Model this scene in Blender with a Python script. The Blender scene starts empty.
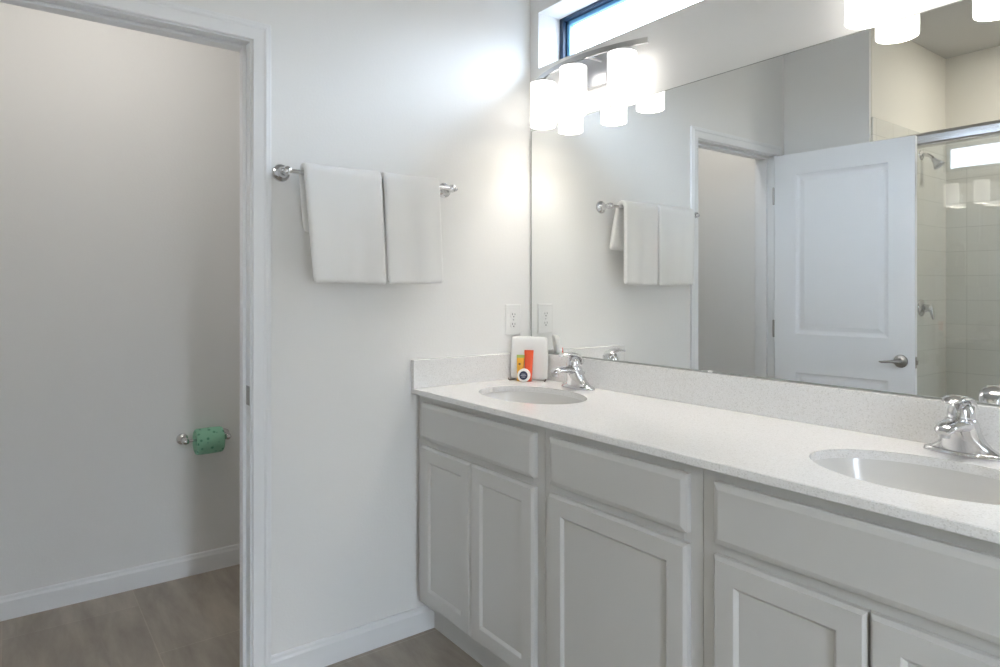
import bpy, bmesh, math
from mathutils import Vector, Matrix

# ------------------------------------------------------------------ camera, sky, lights, exposure
S = bpy.context.scene
COL = S.collection
PI = math.pi

cam_d = bpy.data.cameras.new('camera')
cam = bpy.data.objects.new('camera', cam_d)
COL.objects.link(cam)
cam_d.sensor_width = 36.0
cam_d.sensor_fit = 'HORIZONTAL'
cam_d.lens = 658.03 * 36.0 / 1000.0
cam_d.shift_y = -(333.5 - 290.04) / 1000.0
cam_d.clip_start = 0.05
cam.location = (2.1016, -1.7253, 1.2449)
cam.rotation_euler = (math.radians(90), 0, math.radians(90 - 36.761))
S.camera = cam

S.view_settings.view_transform = 'Standard'
S.view_settings.look = 'None'
S.view_settings.exposure = 0.90
S.view_settings.gamma = 1.0
S.view_settings.use_curve_mapping = False

world = bpy.data.worlds.new('overcast_sky')
S.world = world
world.use_nodes = True
wn = world.node_tree.nodes
wl = world.node_tree.links
w_tc = wn.new('ShaderNodeTexCoord')
w_sp = wn.new('ShaderNodeSeparateXYZ')
wl.new(w_tc.outputs['Generated'], w_sp.inputs['Vector'])
w_rp = wn.new('ShaderNodeMapRange')
w_rp.inputs['From Min'].default_value = -0.02
w_rp.inputs['From Max'].default_value = 0.30
wl.new(w_sp.outputs['Z'], w_rp.inputs['Value'])
w_mx = wn.new('ShaderNodeMix')
w_mx.data_type = 'RGBA'
w_mx.inputs[6].default_value = (0.12, 0.12, 0.12, 1)      # ground
w_mx.inputs[7].default_value = (0.74, 0.855, 1.0, 1)       # overcast sky
wl.new(w_rp.outputs['Result'], w_mx.inputs['Factor'])
wl.new(w_mx.outputs[2], wn['Background'].inputs['Color'])
wn['Background'].inputs['Strength'].default_value = 15.0

SHADE_EMIT = 1.5          # opal lamp shades
SHADE_COL = (1.0, 0.96, 0.92)
BULB_W = 3.4              # bulb light leaving each open shade downwards
CLOSET_W = 2.6            # ceiling lamp of the toilet room

try:
    S.cycles.use_denoising = True
    S.cycles.max_bounces = 14
    S.cycles.diffuse_bounces = 8
    S.cycles.glossy_bounces = 8
    S.cycles.sample_clamp_indirect = 8.0
except Exception:
    pass


def ceiling_disc(name, loc, watts, size, color):
    d = bpy.data.lights.new(name, 'AREA')
    d.shape = 'DISK'
    d.size = size
    d.energy = watts
    d.color = color
    o = bpy.data.objects.new(name, d)
    o.location = loc
    COL.objects.link(o)
    return o


def lamp(name, loc, watts, radius, color):
    d = bpy.data.lights.new(name, 'POINT')
    d.energy = watts
    d.shadow_soft_size = radius
    d.color = color
    o = bpy.data.objects.new(name, d)
    o.location = loc
    COL.objects.link(o)
    return o


# ------------------------------------------------------------------ materials
def new_mat(name):
    m = bpy.data.materials.new(name)
    m.use_nodes = True
    return m, m.node_tree.nodes, m.node_tree.links, m.node_tree.nodes['Principled BSDF']


def plain(name, col, rough=0.5, metal=0.0, bump=0.0, bscale=100.0, bdist=0.002, coat=0.0, var=0.0, spec=0.5):
    m, n, l, b = new_mat(name)
    b.inputs['Base Color'].default_value = (*col, 1)
    b.inputs['Roughness'].default_value = rough
    b.inputs['Metallic'].default_value = metal
    b.inputs['Specular IOR Level'].default_value = spec
    b.inputs['Coat Weight'].default_value = coat
    tc = n.new('ShaderNodeTexCoord')
    if bump > 0:
        t = n.new('ShaderNodeTexNoise')
        t.inputs['Scale'].default_value = bscale
        t.inputs['Detail'].default_value = 4
        l.new(tc.outputs['Object'], t.inputs['Vector'])
        bp = n.new('ShaderNodeBump')
        bp.inputs['Strength'].default_value = bump
        bp.inputs['Distance'].default_value = bdist
        l.new(t.outputs['Fac'], bp.inputs['Height'])
        l.new(bp.outputs['Normal'], b.inputs['Normal'])
    if var > 0:
        t2 = n.new('ShaderNodeTexNoise')
        t2.inputs['Scale'].default_value = 14
        l.new(tc.outputs['Object'], t2.inputs['Vector'])
        r = n.new('ShaderNodeValToRGB')
        r.color_ramp.elements[0].position = 0.3
        r.color_ramp.elements[1].position = 0.7
        r.color_ramp.elements[0].color = (*[c * (1 - var) for c in col], 1)
        r.color_ramp.elements[1].color = (*[min(1, c * (1 + var)) for c in col], 1)
        l.new(t2.outputs['Fac'], r.inputs['Fac'])
        l.new(r.outputs['Color'], b.inputs['Base Color'])
    return m


def quartz_mat():
    m, n, l, b = new_mat('speckled_quartz')
    tc = n.new('ShaderNodeTexCoord')
    v = n.new('ShaderNodeTexVoronoi')
    v.inputs['Scale'].default_value = 400
    l.new(tc.outputs['Object'], v.inputs['Vector'])
    sep = n.new('ShaderNodeSeparateColor')
    l.new(v.outputs['Color'], sep.inputs['Color'])
    r = n.new('ShaderNodeValToRGB')
    r.color_ramp.interpolation = 'CONSTANT'
    e = r.color_ramp.elements
    e[0].position = 0.0
    e[0].color = (0.68, 0.675, 0.665, 1)
    e[1].position = 0.07
    e[1].color = (0.76, 0.755, 0.745, 1)
    for p, c in ((0.25, (0.79, 0.785, 0.78, 1)), (0.75, (0.82, 0.82, 0.815, 1)), (0.95, (0.72, 0.71, 0.69, 1))):
        x = e.new(p)
        x.color = c
    l.new(sep.outputs['Red'], r.inputs['Fac'])
    l.new(r.outputs['Color'], b.inputs['Base Color'])
    b.inputs['Roughness'].default_value = 0.12
    return m


def floor_mat():
    m, n, l, b = new_mat('grey_stone_tile')
    tc = n.new('ShaderNodeTexCoord')
    mp = n.new('ShaderNodeMapping')
    mp.inputs['Location'].default_value = (0.834, 1.313, 0)
    l.new(tc.outputs['Object'], mp.inputs['Vector'])
    br = n.new('ShaderNodeTexBrick')
    br.inputs['Scale'].default_value = 1.0
    br.inputs['Brick Width'].default_value = 0.864
    br.inputs['Row Height'].default_value = 0.432
    br.inputs['Mortar Size'].default_value = 0.0022
    br.inputs['Mortar Smooth'].default_value = 0.2
    br.inputs['Bias'].default_value = 0.0
    br.offset = 0.5
    br.inputs['Color1'].default_value = (0.86, 0.86, 0.86, 1)
    br.inputs['Color2'].default_value = (1.0, 1.0, 1.0, 1)
    br.inputs['Mortar'].default_value = (1.07, 1.06, 1.05, 1)
    l.new(mp.outputs['Vector'], br.inputs['Vector'])
    # cloudy stone veining, stretched along x
    m2 = n.new('ShaderNodeMapping')
    m2.inputs['Scale'].default_value = (1.0, 4.6, 1)
    m2.inputs['Rotation'].default_value = (0, 0, 0.5)
    l.new(tc.outputs['Object'], m2.inputs['Vector'])
    nz = n.new('ShaderNodeTexNoise')
    nz.inputs['Scale'].default_value = 2.3
    nz.inputs['Detail'].default_value = 9
    nz.inputs['Roughness'].default_value = 0.62
    nz.inputs['Distortion'].default_value = 0.25
    l.new(m2.outputs['Vector'], nz.inputs['Vector'])
    r = n.new('ShaderNodeValToRGB')
    r.color_ramp.elements[0].position = 0.30
    r.color_ramp.elements[0].color = (0.30, 0.256, 0.213, 1)
    r.color_ramp.elements[1].position = 0.72
    r.color_ramp.elements[1].color = (0.50, 0.44, 0.37, 1)
    l.new(nz.outputs['Fac'], r.inputs['Fac'])
    mx = n.new('ShaderNodeMix')
    mx.data_type = 'RGBA'
    mx.blend_type = 'MULTIPLY'
    mx.inputs['Factor'].default_value = 1.0
    l.new(r.outputs['Color'], mx.inputs[6])
    l.new(br.outputs['Color'], mx.inputs[7])
    l.new(mx.outputs[2], b.inputs['Base Color'])
    b.inputs['Roughness'].default_value = 0.42
    bp = n.new('ShaderNodeBump')
    bp.inputs['Strength'].default_value = 0.35
    bp.inputs['Distance'].default_value = 0.002
    bp.invert = True
    l.new(br.outputs['Fac'], bp.inputs['Height'])
    l.new(bp.outputs['Normal'], b.inputs['Normal'])
    return m


def shower_tile_mat(name, axis):
    m, n, l, b = new_mat(name)
    tc = n.new('ShaderNodeTexCoord')
    sp = n.new('ShaderNodeSeparateXYZ')
    l.new(tc.outputs['Object'], sp.inputs['Vector'])
    cb = n.new('ShaderNodeCombineXYZ')
    l.new(sp.outputs[axis], cb.inputs['X'])
    l.new(sp.outputs['Z'], cb.inputs['Y'])
    br = n.new('ShaderNodeTexBrick')
    br.offset = 0.0
    br.inputs['Scale'].default_value = 1.0
    br.inputs['Brick Width'].default_value = 0.20
    br.inputs['Row Height'].default_value = 0.148
    br.inputs['Mortar Size'].default_value = 0.0016
    br.inputs['Mortar Smooth'].default_value = 0.2
    br.inputs['Color1'].default_value = (0.67, 0.665, 0.62, 1)
    br.inputs['Color2'].default_value = (0.695, 0.69, 0.645, 1)
    br.inputs['Mortar'].default_value = (0.52, 0.515, 0.475, 1)
    l.new(cb.outputs['Vector'], br.inputs['Vector'])
    l.new(br.outputs['Color'], b.inputs['Base Color'])
    b.inputs['Roughness'].default_value = 0.22
    return m


def glass_mat(name, tint, refl=0.10):
    m, n, l, b = new_mat(name)
    n.remove(b)
    out = n['Material Output']
    tr = n.new('ShaderNodeBsdfTransparent')
    tr.inputs['Color'].default_value = (*tint, 1)
    gl = n.new('ShaderNodeBsdfGlossy')
    gl.inputs['Roughness'].default_value = 0.0
    fr = n.new('ShaderNodeFresnel')
        # the pane does not bend light, so its back face must use the inverse index
    ge = n.new('ShaderNodeNewGeometry')
    io = n.new('ShaderNodeMath')
    io.operation = 'MULTIPLY_ADD'
    io.inputs[1].default_value = 1 / 1.5 - 1.5
    io.inputs[2].default_value = 1.5
    l.new(ge.outputs['Backfacing'], io.inputs[0])
    l.new(io.outputs[0], fr.inputs['IOR'])
    ad = n.new('ShaderNodeMath')
    ad.operation = 'ADD'
    ad.inputs[1].default_value = refl
    l.new(fr.outputs['Fac'], ad.inputs[0])
    mx = n.new('ShaderNodeMixShader')
    l.new(ad.outputs[0], mx.inputs['Fac'])
    l.new(tr.outputs[0], mx.inputs[1])
    l.new(gl.outputs[0], mx.inputs[2])
    l.new(mx.outputs[0], out.inputs['Surface'])
    return m


def opal_mat():
    m, n, l, b = new_mat('opal_glass_lit')
    b.inputs['Base Color'].default_value = (0.9, 0.88, 0.84, 1)
    b.inputs['Roughness'].default_value = 0.3
    b.inputs['Emission Color'].default_value = (*SHADE_COL, 1)
    b.inputs['Emission Strength'].default_value = SHADE_EMIT
    return m


def wrap_mat():
    """green printed tissue wrapper"""
    m, n, l, b = new_mat('green_wrapper_paper')
    tc = n.new('ShaderNodeTexCoord')
    v = n.new('ShaderNodeTexVoronoi')
    v.inputs['Scale'].default_value = 45
    l.new(tc.outputs['Object'], v.inputs['Vector'])
    r = n.new('ShaderNodeValToRGB')
    r.color_ramp.elements[0].position = 0.20
    r.color_ramp.elements[0].color = (0.10, 0.33, 0.20, 1)
    r.color_ramp.elements[1].position = 0.34
    r.color_ramp.elements[1].color = (0.27, 0.56, 0.40, 1)
    l.new(v.outputs['Distance'], r.inputs['Fac'])
    l.new(r.outputs['Color'], b.inputs['Base Color'])
    b.inputs['Roughness'].default_value = 0.6
    nz = n.new('ShaderNodeTexNoise')
    nz.inputs['Scale'].default_value = 60
    l.new(tc.outputs['Object'], nz.inputs['Vector'])
    bp = n.new('ShaderNodeBump')
    bp.inputs['Strength'].default_value = 0.5
    bp.inputs['Distance'].default_value = 0.004
    l.new(nz.outputs['Fac'], bp.inputs['Height'])
    l.new(bp.outputs['Normal'], b.inputs['Normal'])
    return m


M = {}
M['wall'] = plain('painted_wall', (0.80, 0.80, 0.79), 0.75, bump=0.25, bscale=120, bdist=0.0015)
M['cream_wall'] = plain('cream_painted_wall', (0.76, 0.74, 0.68), 0.75, bump=0.25, bscale=120, bdist=0.0015)
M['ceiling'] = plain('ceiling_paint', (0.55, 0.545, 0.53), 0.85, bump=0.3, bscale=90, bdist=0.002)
M['trim'] = plain('white_trim_paint', (0.80, 0.81, 0.82), 0.35, bump=0.03, bscale=60)
M['door'] = plain('white_door_paint', (0.83, 0.845, 0.87), 0.4, bump=0.04, bscale=60)
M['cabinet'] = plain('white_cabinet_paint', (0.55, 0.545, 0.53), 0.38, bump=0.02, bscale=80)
M['cab_in'] = plain('cabinet_interior_board', (0.5, 0.47, 0.42), 0.6, bump=0.05)
M['quartz'] = quartz_mat()
M['floor'] = floor_mat()
M['tile_x'] = shower_tile_mat('shower_tile_back', 'X')
M['tile_y'] = shower_tile_mat('shower_tile_side', 'Y')
M['chrome'] = plain('polished_chrome', (0.70, 0.70, 0.71), 0.13, 1.0, bump=0.01, bscale=20)
M['nickel'] = plain('brushed_nickel', (0.52, 0.52, 0.53), 0.32, 1.0, bump=0.06, bscale=300, bdist=0.0004)
M['dark_nickel'] = plain('satin_nickel', (0.36, 0.345, 0.325), 0.34, 1.0, bump=0.05, bscale=300, bdist=0.0004)
M['porcelain'] = plain('white_porcelain', (0.68, 0.67, 0.65), 0.25, bump=0.01, coat=0.5)
M['plastic'] = plain('white_plastic', (0.80, 0.80, 0.79), 0.35, bump=0.01)
M['slot'] = plain('dark_slot', (0.06, 0.06, 0.06), 0.6, bump=0.02)
M['mirror'] = plain('mirror_silvering', (0.91, 0.92, 0.91), 0.0, 1.0)
M['mirror_edge'] = plain('mirror_edge_glass', (0.30, 0.32, 0.30), 0.3, 0.3, bump=0.02)
M['towel'] = plain('white_terry_cloth', (0.85, 0.85, 0.84), 0.95, bump=0.7, bscale=900, bdist=0.002, spec=0.1)
M['frame_dark'] = plain('dark_navy_window_frame', (0.018, 0.045, 0.095), 0.4, bump=0.03)
M['frame_bloom'] = plain('sash_bloom_blue', (0.17, 0.42, 0.68), 0.35, bump=0.03)  # bloom of the bright window over its dark frame, put into the colour
M['pane'] = glass_mat('window_pane_glass', (0.97, 0.985, 1.0), 0.0)
M['shower_glass'] = glass_mat('shower_door_glass', (0.97, 0.98, 0.98), 0.012)
M['opal'] = opal_mat()
M['yellow'] = plain('yellow_tube_plastic', (0.86, 0.44, 0.04), 0.35, bump=0.01)
M['lime'] = plain('lime_green_tube_band', (0.42, 0.55, 0.16), 0.35, bump=0.01)
M['orange'] = plain('orange_red_tube_plastic', (0.80, 0.105, 0.035), 0.35, bump=0.01)
M['dark_mark'] = plain('brown_print', (0.24, 0.10, 0.02), 0.5, bump=0.01)
M['soap_wrap'] = plain('white_soap_wrapper', (0.84, 0.83, 0.80), 0.5, bump=0.03)
M['navy'] = plain('navy_label_print', (0.022, 0.032, 0.075), 0.45, bump=0.01)
M['label_line'] = plain('pale_label_print', (0.55, 0.57, 0.62), 0.5, bump=0.01)
M['wire'] = plain('dark_bronze_wire', (0.10, 0.065, 0.05), 0.35, 0.9, bump=0.02)
M['wrap'] = wrap_mat()
M['paper'] = plain('white_tissue', (0.82, 0.82, 0.80), 0.9, bump=0.3, bscale=200)


# ------------------------------------------------------------------ mesh helpers
class MB:
    """collects shapes in world coordinates and links them as one mesh object"""

    def __init__(self):
        self.bm = bmesh.new()

    def face(self, vs):
        try:
            return self.bm.faces.new(vs)
        except ValueError:
            return None

    def box(self, x0, x1, y0, y1, z0, z1, bev=0.0, seg=2):
        r = bmesh.ops.create_cube(self.bm, size=1.0)
        vs = r['verts']
        for v in vs:
            v.co = Vector(((x0 + x1) / 2 + v.co.x * (x1 - x0), (y0 + y1) / 2 + v.co.y * (y1 - y0),
                           (z0 + z1) / 2 + v.co.z * (z1 - z0)))
        if bev > 0:
            es = list({e for v in vs for e in v.link_edges})
            bmesh.ops.bevel(self.bm, geom=es, offset=bev, segments=seg, affect='EDGES', profile=0.5)
        return self

    def loft(self, rings, cap=True, closed=True):
        rv = [[self.bm.verts.new(Vector(p)) for p in r] for r in rings]
        n = len(rv[0])
        for a, b in zip(rv, rv[1:]):
            for i in range(n if closed else n - 1):
                j = (i + 1) % n
                self.face([a[i], a[j], b[j], b[i]])
        if cap:
            self.face(list(reversed(rv[0])))
            self.face(rv[-1])
        return self

    def lathe(self, prof, o, axis='z', seg=32, cap=True, sign=1):
        """prof: list of (radius, distance along axis)"""
        rings = []
        for r, h in prof:
            ring = []
            for k in range(seg):
                t = 2 * PI * k / seg
                c, s = r * math.cos(t), r * math.sin(t)
                h_ = h * sign
                if axis == 'z':
                    p = (o[0] + c, o[1] + s, o[2] + h_)
                elif axis == 'x':
                    p = (o[0] + h_, o[1] + c, o[2] + s)
                else:
                    p = (o[0] + c, o[1] + h_, o[2] + s)
                ring.append(p)
            rings.append(ring)
        return self.loft(rings, cap)

    def tube(self, pts, rad, seg=12, cap=True, flat=None):
        """sweep a circle (or ellipse: flat = list of (rw, rh)) along pts"""
        pts = [Vector(p) for p in pts]
        n = len(pts)
        rings = []
        up = Vector((0, 0, 1))
        prev = None
        for i, p in enumerate(pts):
            t = (pts[min(i + 1, n - 1)] - pts[max(i - 1, 0)]).normalized()
            if prev is None:
                u = up if abs(t.dot(up)) < 0.95 else Vector((0, 1, 0))
                side = t.cross(u).normalized()
            else:
                side = (prev - t * prev.dot(t)).normalized()
            prev = side
            nn = side.cross(t).normalized()
            if flat:
                rw, rh = flat[i]
            else:
                rw = rh = rad[i] if isinstance(rad, (list, tuple)) else rad
            rings.append([p + side * rw * math.cos(2 * PI * k / seg) + nn * rh * math.sin(2 * PI * k / seg)
                          for k in range(seg)])
        return self.loft(rings, cap)

    def prism(self, poly, axis, a0, a1):
        def P(u, v, a):
            return {'x': (a, u, v), 'y': (u, a, v), 'z': (u, v, a)}[axis]
        return self.loft([[P(u, v, a0) for u, v in poly], [P(u, v, a1) for u, v in poly]])

    def rect_rings(self, x0, x1, z0, z1, rings, back=None):
        """front in the -y direction made of nested rectangles: rings = [(inset, y), ...]; the last one is filled"""
        rr = []
        for ins, y in rings:
            rr.append([(x0 + ins, y, z0 + ins), (x1 - ins, y, z0 + ins), (x1 - ins, y, z1 - ins), (x0 + ins, y, z1 - ins)])
        return self.loft(rr, cap=True)

    def obj(self, name, mat, parent=None, smooth=False, angle=35):
        bm = self.bm
        bmesh.ops.remove_doubles(bm, verts=bm.verts, dist=1e-6)
        bmesh.ops.recalc_face_normals(bm, faces=bm.faces)
        origin = Vector((0, 0, 0))
        if parent is not None:
            r = parent
            while r.parent:
                r = r.parent
            origin = Vector(r.location)
            if r.get('_built_local'):
                origin = Vector((0, 0, 0))
        if origin.length:
            bmesh.ops.translate(bm, verts=bm.verts, vec=-origin)
        me = bpy.data.meshes.new(name)
        if smooth:
            for f in bm.faces:
                f.smooth = True
            for e in bm.edges:
                if len(e.link_faces) == 2:
                    try:
                        e.smooth = e.calc_face_angle() < math.radians(angle)
                    except ValueError:
                        pass
        bm.to_mesh(me)
        bm.free()
        o = bpy.data.objects.new(name, me)
        COL.objects.link(o)
        me.materials.append(mat)
        if parent is not None:
            o.parent = parent
        return o


def tag(o, label=None, cat=None, group=None, kind=None):
    if label:
        o['label'] = label
    if cat:
        o['category'] = cat
    if group:
        o['group'] = group
    if kind:
        o['kind'] = kind
    return o


def thing(name, label, cat, loc, group=None, kind=None):
    o = bpy.data.objects.new(name, None)
    o.empty_display_size = 0.1
    COL.objects.link(o)
    o.location = loc
    return tag(o, label, cat, group, kind)


def struct(mb, name, mat, label, cat, smooth=False):
    return tag(mb.obj(name, mat, None, smooth), label, cat, kind='structure')


def dup(root, loc, label=None):
    r = root.copy()
    COL.objects.link(r)
    r.location = loc
    if label:
        r['label'] = label
    for ch in list(root.children):
        c = ch.copy()
        COL.objects.link(c)
        c.parent = r
        for g in list(ch.children):
            d = g.copy()
            COL.objects.link(d)
            d.parent = c
    return r


# ------------------------------------------------------------------ measures
HC = 0.89            # counter top
HB = 0.9922          # backsplash top
HM = 1.8953          # mirror top
CD = 0.558           # counter depth
CEIL = 2.68
DY0, DY1, DZ = -1.835, -1.124, 2.017     # doorway in the towel wall
WX0, WX1, WZ0, WZ1 = 0.053, 1.88, 2.145, 2.372   # window over the mirror
SX0, SX1, SYB = 0.48, 2.02, -2.95        # shower alcove
XE = 3.25                                # far end of the room
CLX = -1.014                             # back wall of the toilet room
EY0, EY1 = -1.42, -1.12                    # unseen opening added in the far end wall, width set for daylight fill
YS = -1.94                               # wall opposite the vanity

# ------------------------------------------------------------------ room shell
struct(MB().box(CLX - .1, XE + .1, SYB - .1, .2, -.08, 0), 'floor', M['floor'],
       'grey-brown stone-look tile floor running into the toilet room', 'floor')
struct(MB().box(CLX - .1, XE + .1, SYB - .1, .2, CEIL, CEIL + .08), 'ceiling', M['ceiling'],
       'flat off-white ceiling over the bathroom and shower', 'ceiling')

b = MB()
b.box(CLX - .1, WX0, 0, .2, 0, CEIL)
b.box(WX1, XE + .1, 0, .2, 0, CEIL)
b.box(WX0, WX1, 0, .2, 0, WZ0)
b.box(WX0, WX1, 0, .2, WZ1, CEIL)
struct(b, 'wall_north', M['wall'], 'white wall behind the long mirror with a high strip window', 'wall')

b = MB()
b.box(-.115, 0, DY1 + .018, 0, 0, CEIL)
b.box(-.115, 0, YS, DY0 - .018, 0, CEIL)
b.box(-.115, 0, DY0 - .018, DY1 + .018, DZ + .018, CEIL)
struct(b, 'wall_west', M['wall'], 'white towel wall with the doorway to the toilet room', 'wall')

struct(MB().box(CLX - .1, CLX, YS - .12, 0, 0, CEIL), 'wall_toilet_room', M['wall'],
       'white back wall of the toilet room seen through the doorway', 'wall')
b = MB()
b.box(CLX, SX0 - .0, YS - .12, YS, 0, CEIL)
b.box(SX0 - .12, SX0, SYB, YS - .12, 0, CEIL)
struct(b, 'wall_south', M['wall'], 'white wall behind the open panelled door, seen in the mirror', 'wall')
struct(MB().box(SX0 - .12, SX1 + .12, SYB - .1, SYB, 0, CEIL), 'wall_shower_back', M['cream_wall'],
       'cream painted back wall of the shower above its tile', 'wall')
b = MB()
b.box(SX1, XE, YS - .12, YS, 0, CEIL)
b.box(SX1, SX1 + .12, SYB, YS - .12, 0, CEIL)
struct(b, 'wall_shower_end', M['cream_wall'], 'cream end wall of the shower beside the camera', 'wall')
b = MB()
b.box(XE, XE + .1, EY1, 0, 0, CEIL)
b.box(XE, XE + .1, YS - .12, EY0, 0, CEIL)
b.box(XE, XE + .1, EY0, EY1, 2.04, CEIL)
struct(b, 'wall_east', M['wall'],
       'white end wall with an unseen opening added for daylight fill, opposite the towel wall', 'wall')
# tile lining of the shower
TT = 2.165
struct(MB().box(SX0, SX0 + .010, SYB + .010, YS - .018, 0, TT, .002), 'wall_shower_tile_side', M['tile_y'],
       'pale tile on the shower side wall carrying the shower head', 'wall tile')
struct(MB().box(SX0 + .0, SX1, SYB, SYB + .010, 0, TT, .002), 'wall_shower_tile_back', M['tile_x'],
       'pale tile on the shower back wall behind the glass', 'wall tile')
# painted lining of the shower side wall above the tile
struct(MB().box(SX0, SX0 + .003, SYB, YS - .018, TT, CEIL), 'wall_shower_upper', M['cream_wall'],
       'cream painted strip of shower wall above the tile', 'wall')

# baseboards (flat board with eased and stepped top)
BBH = 0.089


def bb_profile(sign, x):
    return [(x, 0), (x + sign * .013, 0), (x + sign * .013, BBH - .020), (x + sign * .0095, BBH - .012),
            (x + sign * .0085, BBH - .004), (x + sign * .006, BBH), (x, BBH)]


b = MB()
b.loft([[(px, y, pz) for px, pz in bb_profile(1, 0)] for y in (DY1 + .058, -.455)])
struct(b, 'baseboard_west', M['trim'], 'white baseboard under the towel wall beside the vanity', 'baseboard')
b = MB()
b.loft([[(px, y, pz) for px, pz in bb_profile(1, CLX)] for y in (YS, 0)])
struct(b, 'baseboard_toilet_room', M['trim'], 'white baseboard along the back of the toilet room', 'baseboard')

# door casing, jamb, stop, strike plate
tr = thing('trim_1', 'white moulded door casing and jamb around the toilet room doorway', 'door frame',
           (0, (DY0 + DY1) / 2, 0), kind='structure')
cas = [(0, 0), (0, .008), (.003, .011), (.010, .012), (.034, .0135), (.038, .0165), (.043, .0165), (.046, .0135),
       (.054, .0125), (.057, .010), (.057, 0)]


def casing(x, sgn):
    m = MB()
    rv = []
    rev = .005
    for (y, z, cy, cz) in ((DY1, 0, 1, 0), (DY1, DZ, 1, 1), (DY0, DZ, -1, 1), (DY0, 0, -1, 0)):
        rv.append([(x + sgn * p, y + cy * (rev + w), z + cz * (rev + w)) for w, p in cas])
    return m.loft(rv)


casing(0, 1).obj('casing', M['trim'], tr)
casing(-.115, -1).obj('casing', M['trim'], tr)
b = MB()
b.box(-.115, 0, DY1, DY1 + .018, 0, DZ + .018)
b.box(-.115, 0, DY0 - .018, DY0, 0, DZ + .018)
b.box(-.115, 0, DY0, DY1, DZ, DZ + .018)
b.obj('jamb', M['trim'], tr)
b = MB()
b.box(-.075, -.040, DY1 - .011, DY1, 0, DZ, .002)
b.box(-.075, -.040, DY0, DY0 + .011, 0, DZ, .002)
b.box(-.075, -.040, DY0 + .011, DY1 - .011, DZ - .011, DZ, .002)
b.obj('door_stop', M['trim'], tr)
b = MB()
b.box(-.036, -.004, DY1 - .0018, DY1, .885, .945, .0008)
b.box(-.026, -.012, DY1 - .0024, DY1 - .0016, .900, .930)
sp = tag(b.obj('strike_plate', M['dark_nickel'], tr), 'satin nickel strike plate')

# window
wroot = thing('window_1', 'high strip window with dark blue frame above the mirror', 'window', (WX0, .12, WZ0), kind='structure')
FW = .029
YF = .115
b = MB()
b.box(WX0 - .008, WX0 - .008 + FW, YF, YF + .05, WZ0, WZ1 + .016, .003)
b.box(WX1 + .008 - FW, WX1 + .008, YF, YF + .05, WZ0, WZ1 + .016, .003)
b.box(WX0, WX1, YF, YF + .05, WZ1 + .016 - FW, WZ1 + .016, .003)
b.box(WX0, WX1, YF, YF + .05, WZ0, WZ0 + .03, .003)
b.obj('window_frame', M['frame_dark'], wroot)
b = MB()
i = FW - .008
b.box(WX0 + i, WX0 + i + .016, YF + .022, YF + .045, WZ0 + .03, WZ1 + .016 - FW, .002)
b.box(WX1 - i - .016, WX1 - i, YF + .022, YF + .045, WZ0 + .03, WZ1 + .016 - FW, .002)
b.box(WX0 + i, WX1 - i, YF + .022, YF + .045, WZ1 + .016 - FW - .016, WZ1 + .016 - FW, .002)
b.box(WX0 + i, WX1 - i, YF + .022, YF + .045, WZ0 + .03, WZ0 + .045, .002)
b.obj('window_sash_bloom', M['frame_bloom'], wroot)  # inner strip coloured as the window's blue bloom
MB().box(WX0 + i + .014, WX1 - i - .014, YF + .031, YF + .036, WZ0 + .044, WZ1 - .026).obj('window_pane', M['pane'], wroot)

# ------------------------------------------------------------------ vanity: three cabinets
FF = -.530            # face frame front
DF = -.550            # door and drawer fronts
CT = HC - .02         # underside of the counter slab
TK = -.467            # toe kick face
ZB = .117             # bottom of the carcass


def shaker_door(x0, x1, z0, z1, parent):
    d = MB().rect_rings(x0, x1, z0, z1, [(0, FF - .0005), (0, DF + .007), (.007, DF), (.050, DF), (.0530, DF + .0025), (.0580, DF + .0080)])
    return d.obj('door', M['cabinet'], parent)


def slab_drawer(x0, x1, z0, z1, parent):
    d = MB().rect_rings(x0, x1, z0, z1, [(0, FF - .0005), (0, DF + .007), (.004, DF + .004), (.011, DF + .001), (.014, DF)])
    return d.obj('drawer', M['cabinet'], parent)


def cabinet(name, label, x0, x1, stile_l, stile_r, n_doors, end_panel):
    t = thing(name, label, 'cabinet', ((x0 + x1) / 2, -.27, 0), 'vanity cabinets under the counter')
    e = .0006
    xa, xb = x0 + e, x1 - e
    m = MB()
    m.box(xa, xa + .016, FF + .02, -.003, ZB, CT - .001)
    m.box(xb - .016, xb, FF + .02, -.003, ZB, CT - .001)
    m.box(xa + .016, xb - .016, FF + .02, -.003, ZB, ZB + .016)
    m.box(xa + .016, xb - .016, -.012, -.003, ZB + .016, CT - .001)
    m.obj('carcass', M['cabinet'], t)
    m = MB()
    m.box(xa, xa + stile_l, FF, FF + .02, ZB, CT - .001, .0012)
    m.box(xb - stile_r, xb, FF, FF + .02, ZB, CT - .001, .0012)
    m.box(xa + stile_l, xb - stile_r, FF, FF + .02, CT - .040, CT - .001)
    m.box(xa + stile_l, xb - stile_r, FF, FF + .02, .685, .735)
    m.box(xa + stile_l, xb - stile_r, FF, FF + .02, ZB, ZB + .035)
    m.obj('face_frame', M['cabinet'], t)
    MB().box(xa, xb, TK, TK + .016, 0, ZB + .001).obj('toe_kick', M['cabinet'], t)
    ov = .018
    l, r = xa + stile_l - ov, xb - stile_r + ov
    slab_drawer(l, r, .716, .8445, t)
    if n_doors == 1:
        shaker_door(l, r, .139, .692, t)
    else:
        mid = (l + r) / 2
        shaker_door(l, mid - .0022, .139, .692, t)
        shaker_door(mid + .0022, r, .139, .692, t)
    return t


cabinet('vanity_cabinet', 'white two-door cabinet under the far sink, beside the towel wall', .011, .7115, .061, .049, 2, False)
cabinet('vanity_cabinet', 'white single-door cabinet in the middle of the vanity, between the sinks', .7115, 1.231, .051, .049, 1, False)
cabinet('vanity_cabinet', 'white two-door cabinet under the near sink at right', 1.231, 1.915, .053, .046, 2, True)

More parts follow.
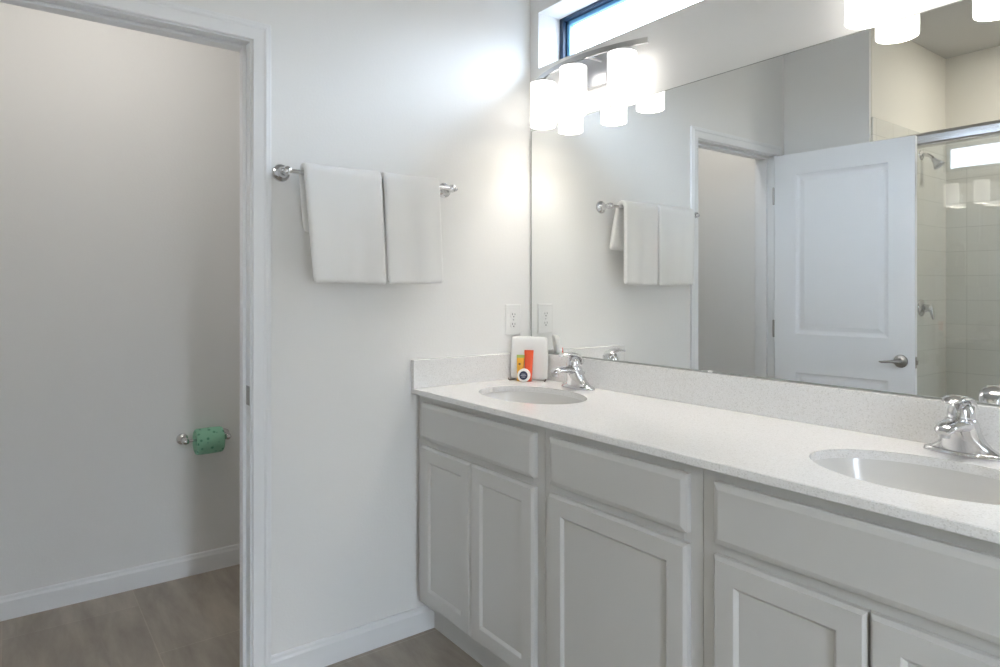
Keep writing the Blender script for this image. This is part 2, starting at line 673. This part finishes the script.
# counter slab with two oval cut-outs
ctop = thing('countertop', 'white speckled quartz vanity counter with low backsplash under the mirror', 'countertop', (.96, -.28, HC))
SINKS = [(.371, -.300), (1.578, -.303)]
SA, SBB = .221, .152
XL, XR = .001, 1.945


def counter_slab():
    m = MB()
    bm = m.bm
    ys = [-CD + .002, -.001]
    N = 64
    edges_x = [XL]
    for cx, cy in SINKS:
        edges_x += [cx - .26, cx + .26]
    edges_x.append(XR)
    for z, flip in ((HC, False), (CT, True)):
        for k in range(len(edges_x) - 1):
            xa, xb = edges_x[k], edges_x[k + 1]
            if k % 2 == 0:
                vs = [bm.verts.new((x, y, z)) for x, y in ((xa, ys[0]), (xb, ys[0]), (xb, ys[1]), (xa, ys[1]))]
                bm.faces.new(vs)
            else:
                cx, cy = SINKS[k // 2]
                outer, inner = [], []
                # angles hitting the corners exactly
                cor = [math.atan2(yy - cy, xx - cx) % (2 * PI) for xx, yy in ((xb, ys[1]), (xa, ys[1]), (xa, ys[0]), (xb, ys[0]))]
                angs = sorted(set([2 * PI * q / N for q in range(N)] + cor))
                for t in angs:
                    c, s = math.cos(t), math.sin(t)
                    sx = ((xb - cx) / c if c > 1e-9 else (xa - cx) / c if c < -1e-9 else 1e9)
                    sy = ((ys[1] - cy) / s if s > 1e-9 else (ys[0] - cy) / s if s < -1e-9 else 1e9)
                    d = min(sx, sy)
                    outer.append(bm.verts.new((cx + c * d, cy + s * d, z)))
                    rr = 1 / math.sqrt((c / SA) ** 2 + (s / SBB) ** 2)
                    inner.append(bm.verts.new((cx + c * rr, cy + s * rr, z)))
                n = len(angs)
                for q in range(n):
                    r = (q + 1) % n
                    bm.faces.new([outer[q], outer[r], inner[r], inner[q]])
    # hole walls
    for cx, cy in SINKS:
        cor = [math.atan2(yy - cy, xx) % (2 * PI) for xx, yy in ((.26, ys[1]), (-.26, ys[1]), (-.26, ys[0]), (.26, ys[0]))]
        angs = sorted(set([2 * PI * q / N for q in range(N)] + cor))
        ring = []
        for t in angs:
            c, s = math.cos(t), math.sin(t)
            rr = 1 / math.sqrt((c / SA) ** 2 + (s / SBB) ** 2)
            ring.append((cx + c * rr, cy + s * rr))
        m.loft([[(x, y, CT) for x, y in ring], [(x, y, HC) for x, y in ring]], cap=False)
    # front edge with eased arrises, ends and back
    f = [(-CD + .002, CT), (-CD, CT + .002), (-CD, HC - .002), (-CD + .002, HC)]
    m.loft([[(XL, y, z) for y, z in f], [(XR, y, z) for y, z in f]], cap=True, closed=False)
    for x in (XL, XR):
        m.face([bm.verts.new(p) for p in ((x, ys[0], CT), (x, ys[1], CT), (x, ys[1], HC), (x, ys[0], HC))])
    m.face([bm.verts.new(p) for p in ((XL, ys[1], CT), (XR, ys[1], CT), (XR, ys[1], HC), (XL, ys[1], HC))])
    return m


counter_slab().obj('counter_slab', M['quartz'], ctop)
MB().box(.021, XR, -.021, -.001, HC, HB, .0015).obj('backsplash', M['quartz'], ctop)
MB().box(.001, .021, -CD - .0005, -.001, HC, HB, .0015).obj('side_splash', M['quartz'], ctop)


# undermount basins
def make_sink(label):
    cx, cy = SINKS[0]
    t = thing('sink_basin', label, 'sink', (cx, cy, CT), 'undermount sinks')
    m = MB()
    outer = [(1.10, 0.0), (1.015, 0.0), (1.0, -.010), (.975, -.035), (.92, -.075), (.80, -.110), (.60, -.132), (.35, -.142), (.12, -.146)]
    N = 56

    def ring(s, z, g):
        return [(cx + (SA * s + g) * math.cos(2 * PI * k / N), cy + (SBB * s + g) * math.sin(2 * PI * k / N), CT - .0005 + z) for k in range(N)]
    rings = [ring(s, z, 0) for s, z in outer]
    rings.append(ring(.12, -.156, 0))
    rings += [ring(s, z - .009, .006) for s, z in reversed(outer[1:-1])]
    rings.append(ring(1.10, -.012, 0))
    rings.append(rings[0])
    m.loft(rings, cap=False)
    m.obj('bowl', M['porcelain'], t, smooth=True, angle=50)
    MB().lathe([(.0, .001), (.012, .001), (.014, .004), (.021, .0045), (.0235, .002), (.0235, -.006), (.0, -.006)], (cx, cy, CT - .146), 'z', 28, cap=False).obj(
        'drain', M['chrome'], t, smooth=True)
    return t


sink = make_sink('oval undermount basin at the far end, beside the wrapped soap and tubes')
dup(sink, (SINKS[1][0], SINKS[1][1], CT), 'oval undermount basin at the near right end of the counter')


# centreset faucet
def make_faucet(label):
    x, y, z = .372, -.083, HC
    t = thing('faucet', label, 'faucet', (x, y, z), 'single-lever chrome faucets')

    def se(cx, cy, cz, a, b_, n=2.6, N=36):
        out = []
        for k in range(N):
            th = 2 * PI * k / N
            c, s = math.cos(th), math.sin(th)
            out.append((cx + a * abs(c) ** (2 / n) * (1 if c >= 0 else -1), cy + b_ * abs(s) ** (2 / n) * (1 if s >= 0 else -1), cz))
        return out
    m = MB()
    m.loft([se(x, y, z + h, a, b_, 2.4) for h, a, b_ in ((.0003, .078, .028), (.005, .079, .029), (.010, .077, .027), (.013, .070, .025))])
    m.obj('base_plate', M['chrome'], t, smooth=True, angle=50)
    # concave body: wide along the plate, sweeping up to a round neck
    m = MB()
    m.loft([se(x, y - dy, z + h, a, b_, n) for h, a, b_, dy, n in
            ((.010, .073, .026, 0, 2.3), (.015, .063, .026, 0, 2.2), (.024, .050, .027, .003, 2.1), (.036, .041, .028, .007, 2), (.050, .035, .029, .012, 2),
             (.064, .032, .030, .017, 2), (.076, .031, .030, .021, 2), (.083, .028, .027, .022, 2))])
    m.obj('body', M['chrome'], t, smooth=True, angle=50)
    # spout reaching forwards over the basin
    m = MB()
    path = [(x, y - .010, z + .064), (x, y - .040, z + .071), (x, y - .068, z + .074), (x, y - .098, z + .073), (x, y - .115, z + .069), (x, y - .122, z + .064)]
    m.tube(path, None, 20, True, [(.029, .016), (.027, .0145), (.024, .012), (.020, .0105), (.0175, .0095), (.012, .006)])
    spout = m.obj('spout', M['chrome'], t, smooth=True, angle=50)
    MB().lathe([(.0105, 0), (.0105, .012), (.0085, .013)], (x, y - .110, z + .053), 'z', 20).obj('aerator', M['nickel'], spout, smooth=True)
    # lever: dome cap and a lifted flat handle pointing forwards
    m = MB()
    m.lathe([(.0250, .084), (.0255, .088), (.0250, .096), (.0225, .106), (.0175, .114), (.0110, .119), (.003, .1205)], (x, y - .022, z), 'z', 28)
    cap = m.obj('handle_cap', M['chrome'], t, smooth=True, angle=60)
    m = MB()
    lp = [(x, y + .010, z + .088), (x, y + .007, z + .106), (x, y - .008, z + .120), (x, y - .032, z + .127), (x, y - .058, z + .128), (x, y - .078, z + .1245), (x, y - .087, z + .1205)]
    m.tube(lp, None, 18, True, [(.016, .005), (.021, .007), (.024, .008), (.023, .0075), (.021, .0065), (.017, .005), (.008, .002)])
    m.obj('lever', M['chrome'], cap, smooth=True, angle=60)
    # pop-up drain rod behind the body
    m = MB()
    m.tube([(x, y + .026, z + .012), (x, y + .026, z + .050)], .0025, 10)
    m.lathe([(.002, .048), (.0055, .050), (.0065, .055), (.005, .060), (.001, .062)], (x, y + .026, z), 'z', 14)
    m.obj('lift_rod', M['chrome'], t, smooth=True)
    return t


fau = make_faucet('chrome lever faucet behind the far sink, next to the white face cloth')
dup(fau, (1.568, -.083, HC), 'chrome lever faucet behind the near sink at the right edge')

# ------------------------------------------------------------------ mirror
mr = thing('wall_mirror', 'wide frameless mirror filling the wall above the counter', 'mirror', (.96, -.003, HB))
MB().box(.0175, 1.945, -.0060, -.0015, HB + .003, HM, 0).obj('mirror_glass', M['mirror'], mr)
b = MB()
b.box(.0175, 1.945, -.0085, -.0062, HB + .0005, HB + .0048)
b.obj('bottom_channel', M['mirror_edge'], mr)
MB().box(.0145, .0173, -.0065, -.0012, HB + .003, HM).obj('side_edge', M['mirror_edge'], mr)
MB().box(.0175, 1.945, -.0062, -.0012, HM + .0002, HM + .0022).obj('top_edge', M['mirror_edge'], mr)
MB().box(.868, .884, -.0100, -.0064, HB + .001, HB + .0075, .001).obj('mirror_clip', M['plastic'], mr)


# ------------------------------------------------------------------ vanity lights
def make_light(label, cx, dy=0.0, dz=0.0):
    zb = 2.056 + dz
    t = thing('vanity_light', label, 'wall light', (cx, -.02, 2.04), 'three-shade vanity lights over the mirror')
    MB().box(cx - .082, cx + .082, -.024, -.001, 1.982 + dz, 2.100 + dz, .004).obj('backplate', M['nickel'], t)
    for s in (-.055, .055):
        MB().tube([(cx + s, -.022, zb + .010), (cx + s, -.104, zb + .009)], .0055, 12).obj('arm', M['nickel'], t, smooth=True)

    def yarc(d):
        return -.110 + dy + .070 * (d / .3) ** 2
    m = MB()
    rings = []
    n = 30
    for k in range(n + 1):
        d = -.288 + .576 * k / n
        yy = yarc(d)
        sl = .070 * 2 * d / .09
        nx, ny = -sl, 1.0
        q = math.hypot(nx, ny)
        nx, ny = nx / q * .005, ny / q * .005
        rings.append([(cx + d - nx, yy - ny, zb), (cx + d + nx, yy + ny, zb), (cx + d + nx, yy + ny, zb + .018), (cx + d - nx, yy - ny, zb + .018)])
    m.loft(rings)
    m.obj('curved_bar', M['nickel'], t, smooth=True, angle=40)
    for d in (-.203, 0, .203):
        yy = yarc(d)
        m = MB()
        m.lathe([(.0485, 0), (.0485, -.161), (.0478, -.165), (.0450, -.165), (.0444, -.161), (.0444, -.004), (.020, -.003), (.020, 0), ], (cx + d, yy, 2.038 + dz), 'z', 40, cap=False)
        m.bm.faces.ensure_lookup_table()
        sh = m.obj('lamp_shade', M['opal'], t, smooth=True, angle=50)
        m = MB()
        m.lathe([(.0, .0005), (.0460, .0005), (.0460, .004), (.040, .007), (.022, .010), (.012, .012), (.012, .0195), (.0, .0195)], (cx + d, yy, 2.038 + dz), 'z', 32, cap=False)
        m.obj('shade_holder', M['nickel'], sh, smooth=True)
        m = MB()
        m.lathe([(.010, -.006), (.012, -.016), (.017, -.026), (.0205, -.036), (.0205, -.046), (.016, -.057), (.009, -.062), (.001, -.063)], (cx + d, yy, 2.038 + dz), 'z', 24)
        m.obj('bulb', M['opal'], sh, smooth=True)
        lamp('bulb_light', (cx + d, yy, 1.946 + dz), BULB_W, .02, SHADE_COL)
    return t


make_light('three white glass shades on a curved nickel bar, near the towel wall', .376)
make_light('three white glass shades over the near sink, cut by the top of the picture', 1.573, -.008, .011)

# ------------------------------------------------------------------ outlet on the towel wall
oy, oz = -.0915, 1.125
ol = thing('wall_outlet', 'white duplex power outlet on the towel wall above the face cloth', 'outlet', (0, oy, oz))
b = MB()
b.loft([[(.0002, oy - .0395 - 0 * k, oz - .0625), (.0002, oy + .0395, oz - .0625), (.0002, oy + .0395, oz + .0625), (.0002, oy - .0395, oz + .0625)] for k in (0,)] +
       [[(x, oy - .0395 + i, oz - .0625 + i), (x, oy + .0395 - i, oz - .0625 + i), (x, oy + .0395 - i, oz + .0625 - i), (x, oy - .0395 + i, oz + .0625 - i)]
        for x, i in ((.003, 0), (.0055, .004))])
b.obj('cover_plate', M['plastic'], ol)
for s in (-1, 1):
    zc = oz + s * .0195
    m = MB()
    N = 28
    ring = []
    for k in range(N):
        th = 2 * PI * k / N
        ring.append((.0172 * math.cos(th), max(-.0125, min(.0125, .0172 * math.sin(th)))))
    m.loft([[(.0055, oy + u, zc + v) for u, v in ring], [(.0075, oy + u * .97, zc + v * .97) for u, v in ring]])
    rc = m.obj('receptacle', M['plastic'], ol)
    m = MB()
    m.box(.0074, .0078, oy - .0075, oy - .0055, zc - .001, zc + .007)
    m.box(.0074, .0078, oy + .0050, oy + .0070, zc - .001, zc + .006)
    m.lathe([(.0027, 0), (.0027, .0004)], (.0074, oy, zc - .0072), 'x', 14)
    m.obj('slot', M['slot'], rc)
m = MB()
m.lathe([(.0030, 0), (.0030, .0008), (.0015, .0014)], (.0055, oy, oz), 'x', 14)
m.obj('screw', M['nickel'], ol, smooth=True)

# ------------------------------------------------------------------ towel bar and towels
BX, BZ = .060, 1.6175
tb = thing('towel_bar', 'chrome towel bar with round flanges on the white wall', 'towel bar', (0, -.72, BZ))
MB().tube([(BX, -1.030, BZ), (BX, -.420, BZ)], .0078, 20).obj('rail', M['chrome'], tb, smooth=True)
for yy in (-1.030, -.420):
    m = MB()
    m.lathe([(.0, .0005), (.0275, .0005), (.0280, .004), (.0265, .009), (.0200, .013), (.0135, .019), (.0105, .028), (.0105, .046), (.0130, .050), (.0145, .058), (.0145, .064),
             (.0120, .071), (.006, .0745), (.0, .0750)], (0, yy, BZ), 'x', 32, cap=False)
    m.obj('post', M['chrome'], tb, smooth=True)
    sgn = -1 if yy < -.7 else 1
    m = MB()
    m.lathe([(.0085, 0), (.0100, .004), (.0095, .008), (.0060, .012), (.001, .0135)], (BX, yy + sgn * .010, BZ), 'y', 20, sign=sgn)
    m.obj('finial', M['chrome'], tb, smooth=True)


def make_towel(label, eL, eR, zb, zf, seed):
    """folded hand towel over the rail; eL / eR: edge positions at (back hem, top, front hem)"""
    prof = [(.0290, zb, 0), (.0300, zb + .05, .30), (.0320, 1.55, .6), (.0355, 1.59, .85), (.0375, 1.6175, 1)]
    for k in range(1, 8):
        a = PI - PI * k / 8
        prof.append((BX + .0225 * math.cos(a), BZ + .0225 * math.sin(a), 1))
    L = 12
    for k in range(0, L + 1):
        f = k / L
        prof.append((.0825 + .008 * f, 1.6175 + (zf - 1.6175) * f, 2 + f))
    NY = 16
    grid = []
    for (x, z, s) in prof:
        row = []
        if s <= 1:
            l = eL[0] + (eL[1] - eL[0]) * s
            r = eR[0] + (eR[1] - eR[0]) * s
        else:
            l = eL[1] + (eL[2] - eL[1]) * (s - 2)
            r = eR[1] + (eR[2] - eR[1]) * (s - 2)
        for q in range(NY + 1):
            f = q / NY
            y = l + (r - l) * f
            hang = max(0, s - 2) if s > 1 else max(0, 1 - s) * .6
            w = .0042 * hang * math.sin(7 * f + seed) + .0026 * hang * math.sin(15 * f + 2 * seed)
            zz = z + .0035 * hang * math.sin(3.2 * f + seed * 1.7) - .003 * (1 - hang) * math.sin(PI * f) * (1 if s > .9 and s < 2.2 else 0)
            row.append((x + w, y, zz))
        grid.append(row)
    m = MB()
    vs = [[m.bm.verts.new(p) for p in r] for r in grid]
    for a, c in zip(vs, vs[1:]):
        for q in range(NY):
            m.bm.faces.new([a[q], a[q + 1], c[q + 1], c[q]])
    o = m.obj('hand_towel', M['towel'], None, smooth=True, angle=180)
    so = o.modifiers.new('thickness', 'SOLIDIFY')
    so.thickness = .021
    so.offset = 0
    sb = o.modifiers.new('soften', 'SUBSURF')
    sb.levels = 2
    sb.render_levels = 2
    return tag(o, label, 'towel', 'white hand towels on the rail')


make_towel('folded white hand towel on the rail, the left one nearer the doorway', (-.966, -.984, -.956), (-.716, -.716, -.704), 1.428, 1.264, .4)
make_towel('folded white hand towel on the rail, the right one nearer the mirror', (-.698, -.709, -.697), (-.445, -.489, -.478), 1.424, 1.268, 2.1)

# ------------------------------------------------------------------ toilet paper holder and wrapped roll
hx, hz = CLX + .066, .599
th_ = thing('toilet_paper_holder', 'chrome paper roll holder on the back wall of the toilet room', 'toilet paper holder', (CLX, -1.02, hz))
for yy in (-1.121, -.950):
    m = MB()
    m.lathe([(.0, .0005), (.0240, .0005), (.0245, .004), (.0225, .009), (.0160, .013), (.0105, .019), (.0095, .030), (.0095, .044), (.0125, .050), (.0150, .058), (.0155, .066), (.0140, .074),
             (.008, .080), (.0, .0815)], (CLX, yy, hz), 'x', 28, cap=False)
    m.obj('post', M['chrome'], th_, smooth=True)
MB().tube([(hx, -1.121, hz), (hx, -.950, hz)], .0062, 16).obj('roller', M['chrome'], th_, smooth=True)
ry0, ry1 = -1.083, -.968
m = MB()
m.lathe([(.0165, .005), (.0300, .002), (.0470, .0), (.0530, .003), (.0555, .010), (.0562, .056), (.0552, .102), (.0525, .109), (.0465, .112), (.0300, .110), (.0165, .107), (.0160, .056), (.0165, .005)],
        (hx, ry0, hz - .008), 'y', 40, cap=False)
tag(m.obj('toilet_paper_roll', M['wrap'], None, smooth=True, angle=50), 'toilet roll in green printed wrapper on the chrome holder', 'toilet paper')

# ------------------------------------------------------------------ amenities by the far sink
O = Vector((.094, -.081, HC))
U = Vector((.80, .60, 0)).normalized()       # right, as seen from the room
NRM = Vector((.60, -.80, 0)).normalized()    # towards the room
UP = Vector((0, 0, 1))


def L(u, n, h):
    return tuple(O + U * u + NRM * n + UP * h)


# wire stand: two hooked feet, cross bar, back frame
ws = thing('wire_stand', 'small dark wire easel under the face cloth', 'stand', tuple(O))
for s in (-1, 1):
    m = MB()
    m.tube([L(s * .062, -.0125, .0022), L(s * .062, .0, .0022), L(s * .066, .026, .0022), L(s * .070, .038, .0030), L(s * .074, .042, .0075), L(s * .075, .038, .0110)], .0017, 8)
    m.obj('foot', M['wire'], ws, smooth=True)
m = MB()
m.tube([L(-.062, -.0125, .0022), L(-.050, -.0125, .030), L(0, -.0125, .050), L(.050, -.0125, .030), L(.062, -.0125, .0022)], .0016, 8)
m.obj('back_frame', M['wire'], ws, smooth=True)


def cloth_block():
    m = MB()
    rings = []
    for k, (h, w, t0, t1) in enumerate(((.0045, .070, -.007, .010), (.010, .0740, -.009, .012), (.05, .0745, -.009, .012), (.10, .0740, -.012, .010), (.14, .0735, -.017, .007),
                                        (.164, .0725, -.020, .004), (.173, .0690, -.017, -.001))):
        pts = []
        N = 40
        for q in range(N):
            th = 2 * PI * q / N
            c, s = math.cos(th), math.sin(th)
            e = 2 / 7.0
            uu = w * abs(c) ** e * (1 if c >= 0 else -1)
            vv = (t1 - t0) / 2 * abs(s) ** e * (1 if s >= 0 else -1) + (t0 + t1) / 2
            uu += .0015 * math.sin(h * 60 + q)
            pts.append(L(uu, vv, h + .0012 * math.sin(uu * 60 + 1)))
        rings.append(pts)
    m.loft(rings)
    return m


fc = tag(cloth_block().obj('face_cloth', M['towel'], None, smooth=True, angle=60), 'folded white face cloth standing upright behind the soap and tubes', 'face cloth')
sb = fc.modifiers.new('soften', 'SUBSURF')
sb.levels = 1
sb.render_levels = 1


def tube_item(name, label, u, n, height, rb, wt, mat, band_mat, capmat):
    base = L(u, n, 0)
    t = thing(name, label, 'tube', base, 'small tubes in front of the face cloth')
    lean = -.012

    def ring(h, a, b_, N=24):
        out = []
        for k in range(N):
            th = 2 * PI * k / N
            out.append(L(u + a * math.cos(th), n + b_ * math.sin(th) + lean * h / height, h))
        return out
    m = MB()
    m.loft([ring(.0003, rb * .92, rb * .92), ring(.002, rb, rb), ring(.018, rb, rb), ring(.020, rb * .9, rb * .9)])
    m.obj('cap', capmat, t, smooth=True)
    m = MB()
    hs = [0.0, .15, .4, .7, .86]
    m.loft([ring(.0205 + (height - .0205) * f, rb + (wt - rb) * f, max(.0022, rb * (1 - f * .98))) for f in hs])
    m.obj('tube_body', mat, t, smooth=True)
    m = MB()
    m.loft([ring(.0205 + (height - .0205) * f, rb + (wt - rb) * min(f, 1) + .0002, max(.0012, rb * (1 - f * 1.0)) + .0003) for f in (.86, .93, .94, 1.0)])
    m.obj('crimped_end', band_mat, t, smooth=True)
    return t, ring


ty, ringy = tube_item('toiletry_tube', 'small yellow toiletry tube with green top, leaning on the face cloth', -.031, .0285, .100, .0125, .0160, M['yellow'], M['lime'], M['yellow'])
m = MB()
m.loft([[L(-.031 + .004 * math.cos(2 * PI * k / 12), .0350 + d, .066 + .004 * math.sin(2 * PI * k / 12)) for k in range(12)] for d in (-.006, .0005)])
m.obj('print_mark', M['dark_mark'], ty)
tube_item('toiletry_tube', 'taller orange-red toiletry tube, right of the yellow one', .003, .0300, .120, .0140, .0185, M['orange'], M['orange'], M['orange'])

# round wrapped soap standing on edge in front of the tubes
cu, cn, cr = -.008, .0565, .0255
so_ = thing('wrapped_soap', 'round white wrapped soap with navy label, propped before the tubes', 'soap', L(cu, cn, 0))


def disc(r, n0, n1, N=36, tilt=.18, hc=None, uo=0, ho=0):
    out = []
    for (rr, nn) in ((r * .92, n0), (r, n0 + (n1 - n0) * .25), (r, n0 + (n1 - n0) * .75), (r * .92, n1)):
        out.append([L(cu + uo + rr * math.cos(2 * PI * k / N), cn + nn - tilt * (rr * math.sin(2 * PI * k / N)), cr + .0003 + rr * math.sin(2 * PI * k / N)) for k in range(N)])
    return out


MB().loft(disc(cr, -.007, .007)).obj('soap_wrapper', M['soap_wrap'], so_, smooth=True, angle=60)
lab = MB().loft(disc(.0165, .0068, .0074)).obj('round_label', M['navy'], so_, smooth=True, angle=60)
m = MB()
for h, w in ((.0055, .008), (.0, .011), (-.0055, .007)):
    m.loft([[L(cu - w, cn + d - .18 * (h - .0009), cr + h - .0009), L(cu + w, cn + d - .18 * (h - .0009), cr + h - .0009), L(cu + w, cn + d - .18 * (h + .0009), cr + h + .0009),
             L(cu - w, cn + d - .18 * (h + .0009), cr + h + .0009)] for d in (.0070, .0078)])
m.obj('label_print', M['label_line'], lab)

# ------------------------------------------------------------------ open panelled door (seen in the mirror)
door = bpy.data.objects.new('door_1', None)
COL.objects.link(door)
door['_built_local'] = 1
tag(door, 'open white two-panel door with nickel lever, seen in the mirror', 'door', kind='structure')
DW, DH, Dt = .708, 2.009, .035


def panel_door():
    m = MB()
    bm = m.bm
    px0, px1 = .122, .590
    pans = [(.205, .785), (1.000, 1.893)]
    for y, sg in ((0.0405, -1), (.0405 - Dt, 1)):
        xs = [.003, px0, px1, DW]
        zs = [.010, pans[0][0], pans[0][1], pans[1][0], pans[1][1], DH]
        for i_ in range(3):
            for j in range(5):
                if i_ == 1 and j in (1, 3):
                    rings = []
                    for ins, d in ((0, 0), (.006, .005), (.014, .0085), (.022, .0095), (.036, .0060), (.046, .0030)):
                        yy = y + sg * d
                        rings.append([(px0 + ins, yy, zs[j] + ins), (px1 - ins, yy, zs[j] + ins), (px1 - ins, yy, zs[j + 1] - ins), (px0 + ins, yy, zs[j + 1] - ins)])
                    rv = [[bm.verts.new(p) for p in r] for r in rings]
                    for a, c in zip(rv, rv[1:]):
                        for k in range(4):
                            m.face([a[k], a[(k + 1) % 4], c[(k + 1) % 4], c[k]])
                    m.face(rv[-1])
                else:
                    m.face([bm.verts.new(p) for p in ((xs[i_], y, zs[j]), (xs[i_ + 1], y, zs[j]), (xs[i_ + 1], y, zs[j + 1]), (xs[i_], y, zs[j + 1]))])
    ya, yb = .0405 - Dt, .0405
    zs = [.010, .205, .785, 1.0, 1.893, DH]
    for x in (.003, DW):
        for j in range(5):
            m.face([bm.verts.new(p) for p in ((x, ya, zs[j]), (x, yb, zs[j]), (x, yb, zs[j + 1]), (x, ya, zs[j + 1]))])
    xs = [.003, px0, px1, DW]
    for z in (.010, DH):
        for k in range(3):
            m.face([bm.verts.new(p) for p in ((xs[k], ya, z), (xs[k + 1], ya, z), (xs[k + 1], yb, z), (xs[k], yb, z))])
    return m


panel_door().obj('door_slab', M['door'], door)
for sg, y0 in ((1, .0405), (-1, .0055)):
    m = MB()
    m.lathe([(.0, .0003), (.0325, .0003), (.0325, .004), (.0300, .009), (.0190, .012), (.0130, .016), (.0115, .034), (.0, .036)], (.646, y0, .889), 'y', 32, cap=False, sign=sg)
    rs = m.obj('rosette', M['dark_nickel'], door, smooth=True)
    m = MB()
    m.tube([(.646, y0 + sg * .030, .889), (.646, y0 + sg * .045, .889), (.636, y0 + sg * .052, .889), (.618, y0 + sg * .053, .889), (.595, y0 + sg * .051, .886), (.572, y0 + sg * .049, .884), (.562, y0 + sg * .048, .885)],
           None, 16, True, [(.011, .011), (.0105, .0105), (.010, .010), (.0085, .007), (.0085, .006), (.008, .0055), (.004, .003)])
    m.obj('lever_handle', M['dark_nickel'], rs, smooth=True)
m = MB()
m.box(DW, DW + .0015, .012, .034, .857, .913, .0005)
m.box(DW + .0010, DW + .0100, .0165, .0290, .874, .896, .002)
m.obj('latch_plate', M['dark_nickel'], door)
for z in (.255, 1.025, 1.783):
    m = MB()
    m.lathe([(.003, -.050), (.0058, -.047), (.0058, .047), (.003, .050)], (-.0045, .0375, z), 'z', 14)
    m.box(.0015, .0029, .006, .0400, z - .0445, z + .0445)
    m.obj('hinge', M['dark_nickel'], door)
door.location = (.0175, -1.841, 0)
door.rotation_euler = (0, 0, math.radians(-5.5))

# ------------------------------------------------------------------ shower (seen in the mirror)
se = thing('shower_enclosure', 'framed glass shower doors under a chrome header, seen in the mirror', 'shower door', ((SX0 + SX1) / 2, -2.02, 0))
x0, x1 = SX0 + .012, SX1 - .002
b = MB()
prof = [(-2.052, 1.975), (-1.992, 1.975), (-1.990, 1.981), (-1.996, 1.990), (-1.996, 2.026), (-2.002, 2.036), (-2.010, 2.044), (-2.034, 2.044), (-2.046, 2.036), (-2.052, 2.022)]
b.prism(prof, 'x', x0, x1)
b.obj('header_rail', M['chrome'], se)
for xx in (x0, x1 - .022):
    MB().box(xx, xx + .022, -2.045, -1.998, .101, 1.975, .003).obj('side_jamb', M['chrome'], se)
MB().box(x0, x1, -2.050, -1.992, .101, .125, .004).obj('bottom_track', M['chrome'], se)
MB().box(x0 + .022, 1.29, -2.018, -2.012, .125, 1.974).obj('glass_panel', M['shower_glass'], se)
MB().box(1.24, x1 - .022, -2.037, -2.031, .125, 1.974).obj('glass_panel', M['shower_glass'], se)
struct(MB().box(SX0 + .01, SX1, -2.075, -1.965, 0, .100, .006), 'trim_2', M['tile_x'], 'low tiled curb below the shower doors', 'curb')

sh = thing('showerhead', 'chrome shower head on a bent arm, seen through the glass in the mirror', 'shower head', (SX0 + .01, -2.56, 2.03))
hy = -2.57
m = MB()
m.lathe([(.0, .0003), (.030, .0003), (.029, .004), (.018, .010), (.012, .012), (.0, .012)], (SX0 + .010, hy, 2.035), 'x', 28, cap=False)
m.obj('flange', M['chrome'], sh, smooth=True)
m = MB()
m.tube([(SX0 + .012, hy, 2.035), (SX0 + .030, hy, 2.035), (SX0 + .050, hy, 2.028), (SX0 + .066, hy, 2.014), (SX0 + .076, hy, 2.000)], .0105, 16)
m.obj('arm', M['chrome'], sh, smooth=True)
m = MB()
d = Vector((.6, 0, -.8)).normalized()
p0 = Vector((SX0 + .073, hy, 2.004))
pts = [(0, .012), (.010, .014), (.018, .015), (.026, .018), (.042, .027), (.050, .031), (.056, .031), (.058, .027)]
m.tube([p0 + d * a for a, r in pts], [r for a, r in pts], 28)
m.obj('spray_head', M['nickel'], sh, smooth=True)

sv = thing('shower_valve', 'chrome shower valve lever below the shower head, seen in the mirror', 'shower valve', (SX0 + .01, hy, 1.14))
m = MB()
m.lathe([(.0, .0003), (.050, .0003), (.048, .005), (.040, .010), (.026, .014), (.022, .030), (.020, .048), (.012, .056), (.0, .058)], (SX0 + .010, hy, 1.14), 'x', 36, cap=False)
m.obj('escutcheon', M['chrome'], sv, smooth=True)
m = MB()
m.tube([(SX0 + .055, hy, 1.145), (SX0 + .062, hy, 1.130), (SX0 + .066, hy, 1.105), (SX0 + .071, hy, 1.082), (SX0 + .072, hy, 1.074)], [.012, .0115, .009, .0075, .004], 14)
m.obj('lever', M['chrome'], sv, smooth=True)

ceiling_disc('shower_fill', (1.25, -2.48, 2.672), 5.4, .14, (1.0, .95, .86))  # added fill without a fixture, brightens the shower
# ------------------------------------------------------------------ toilet room ceiling lamp's light
ceiling_disc('toilet_room_light', (-.36, -1.40, 2.672), CLOSET_W, .16, (1.0, .95, .89))
for o in list(bpy.data.objects):
    if '_built_local' in o:
        del o['_built_local']
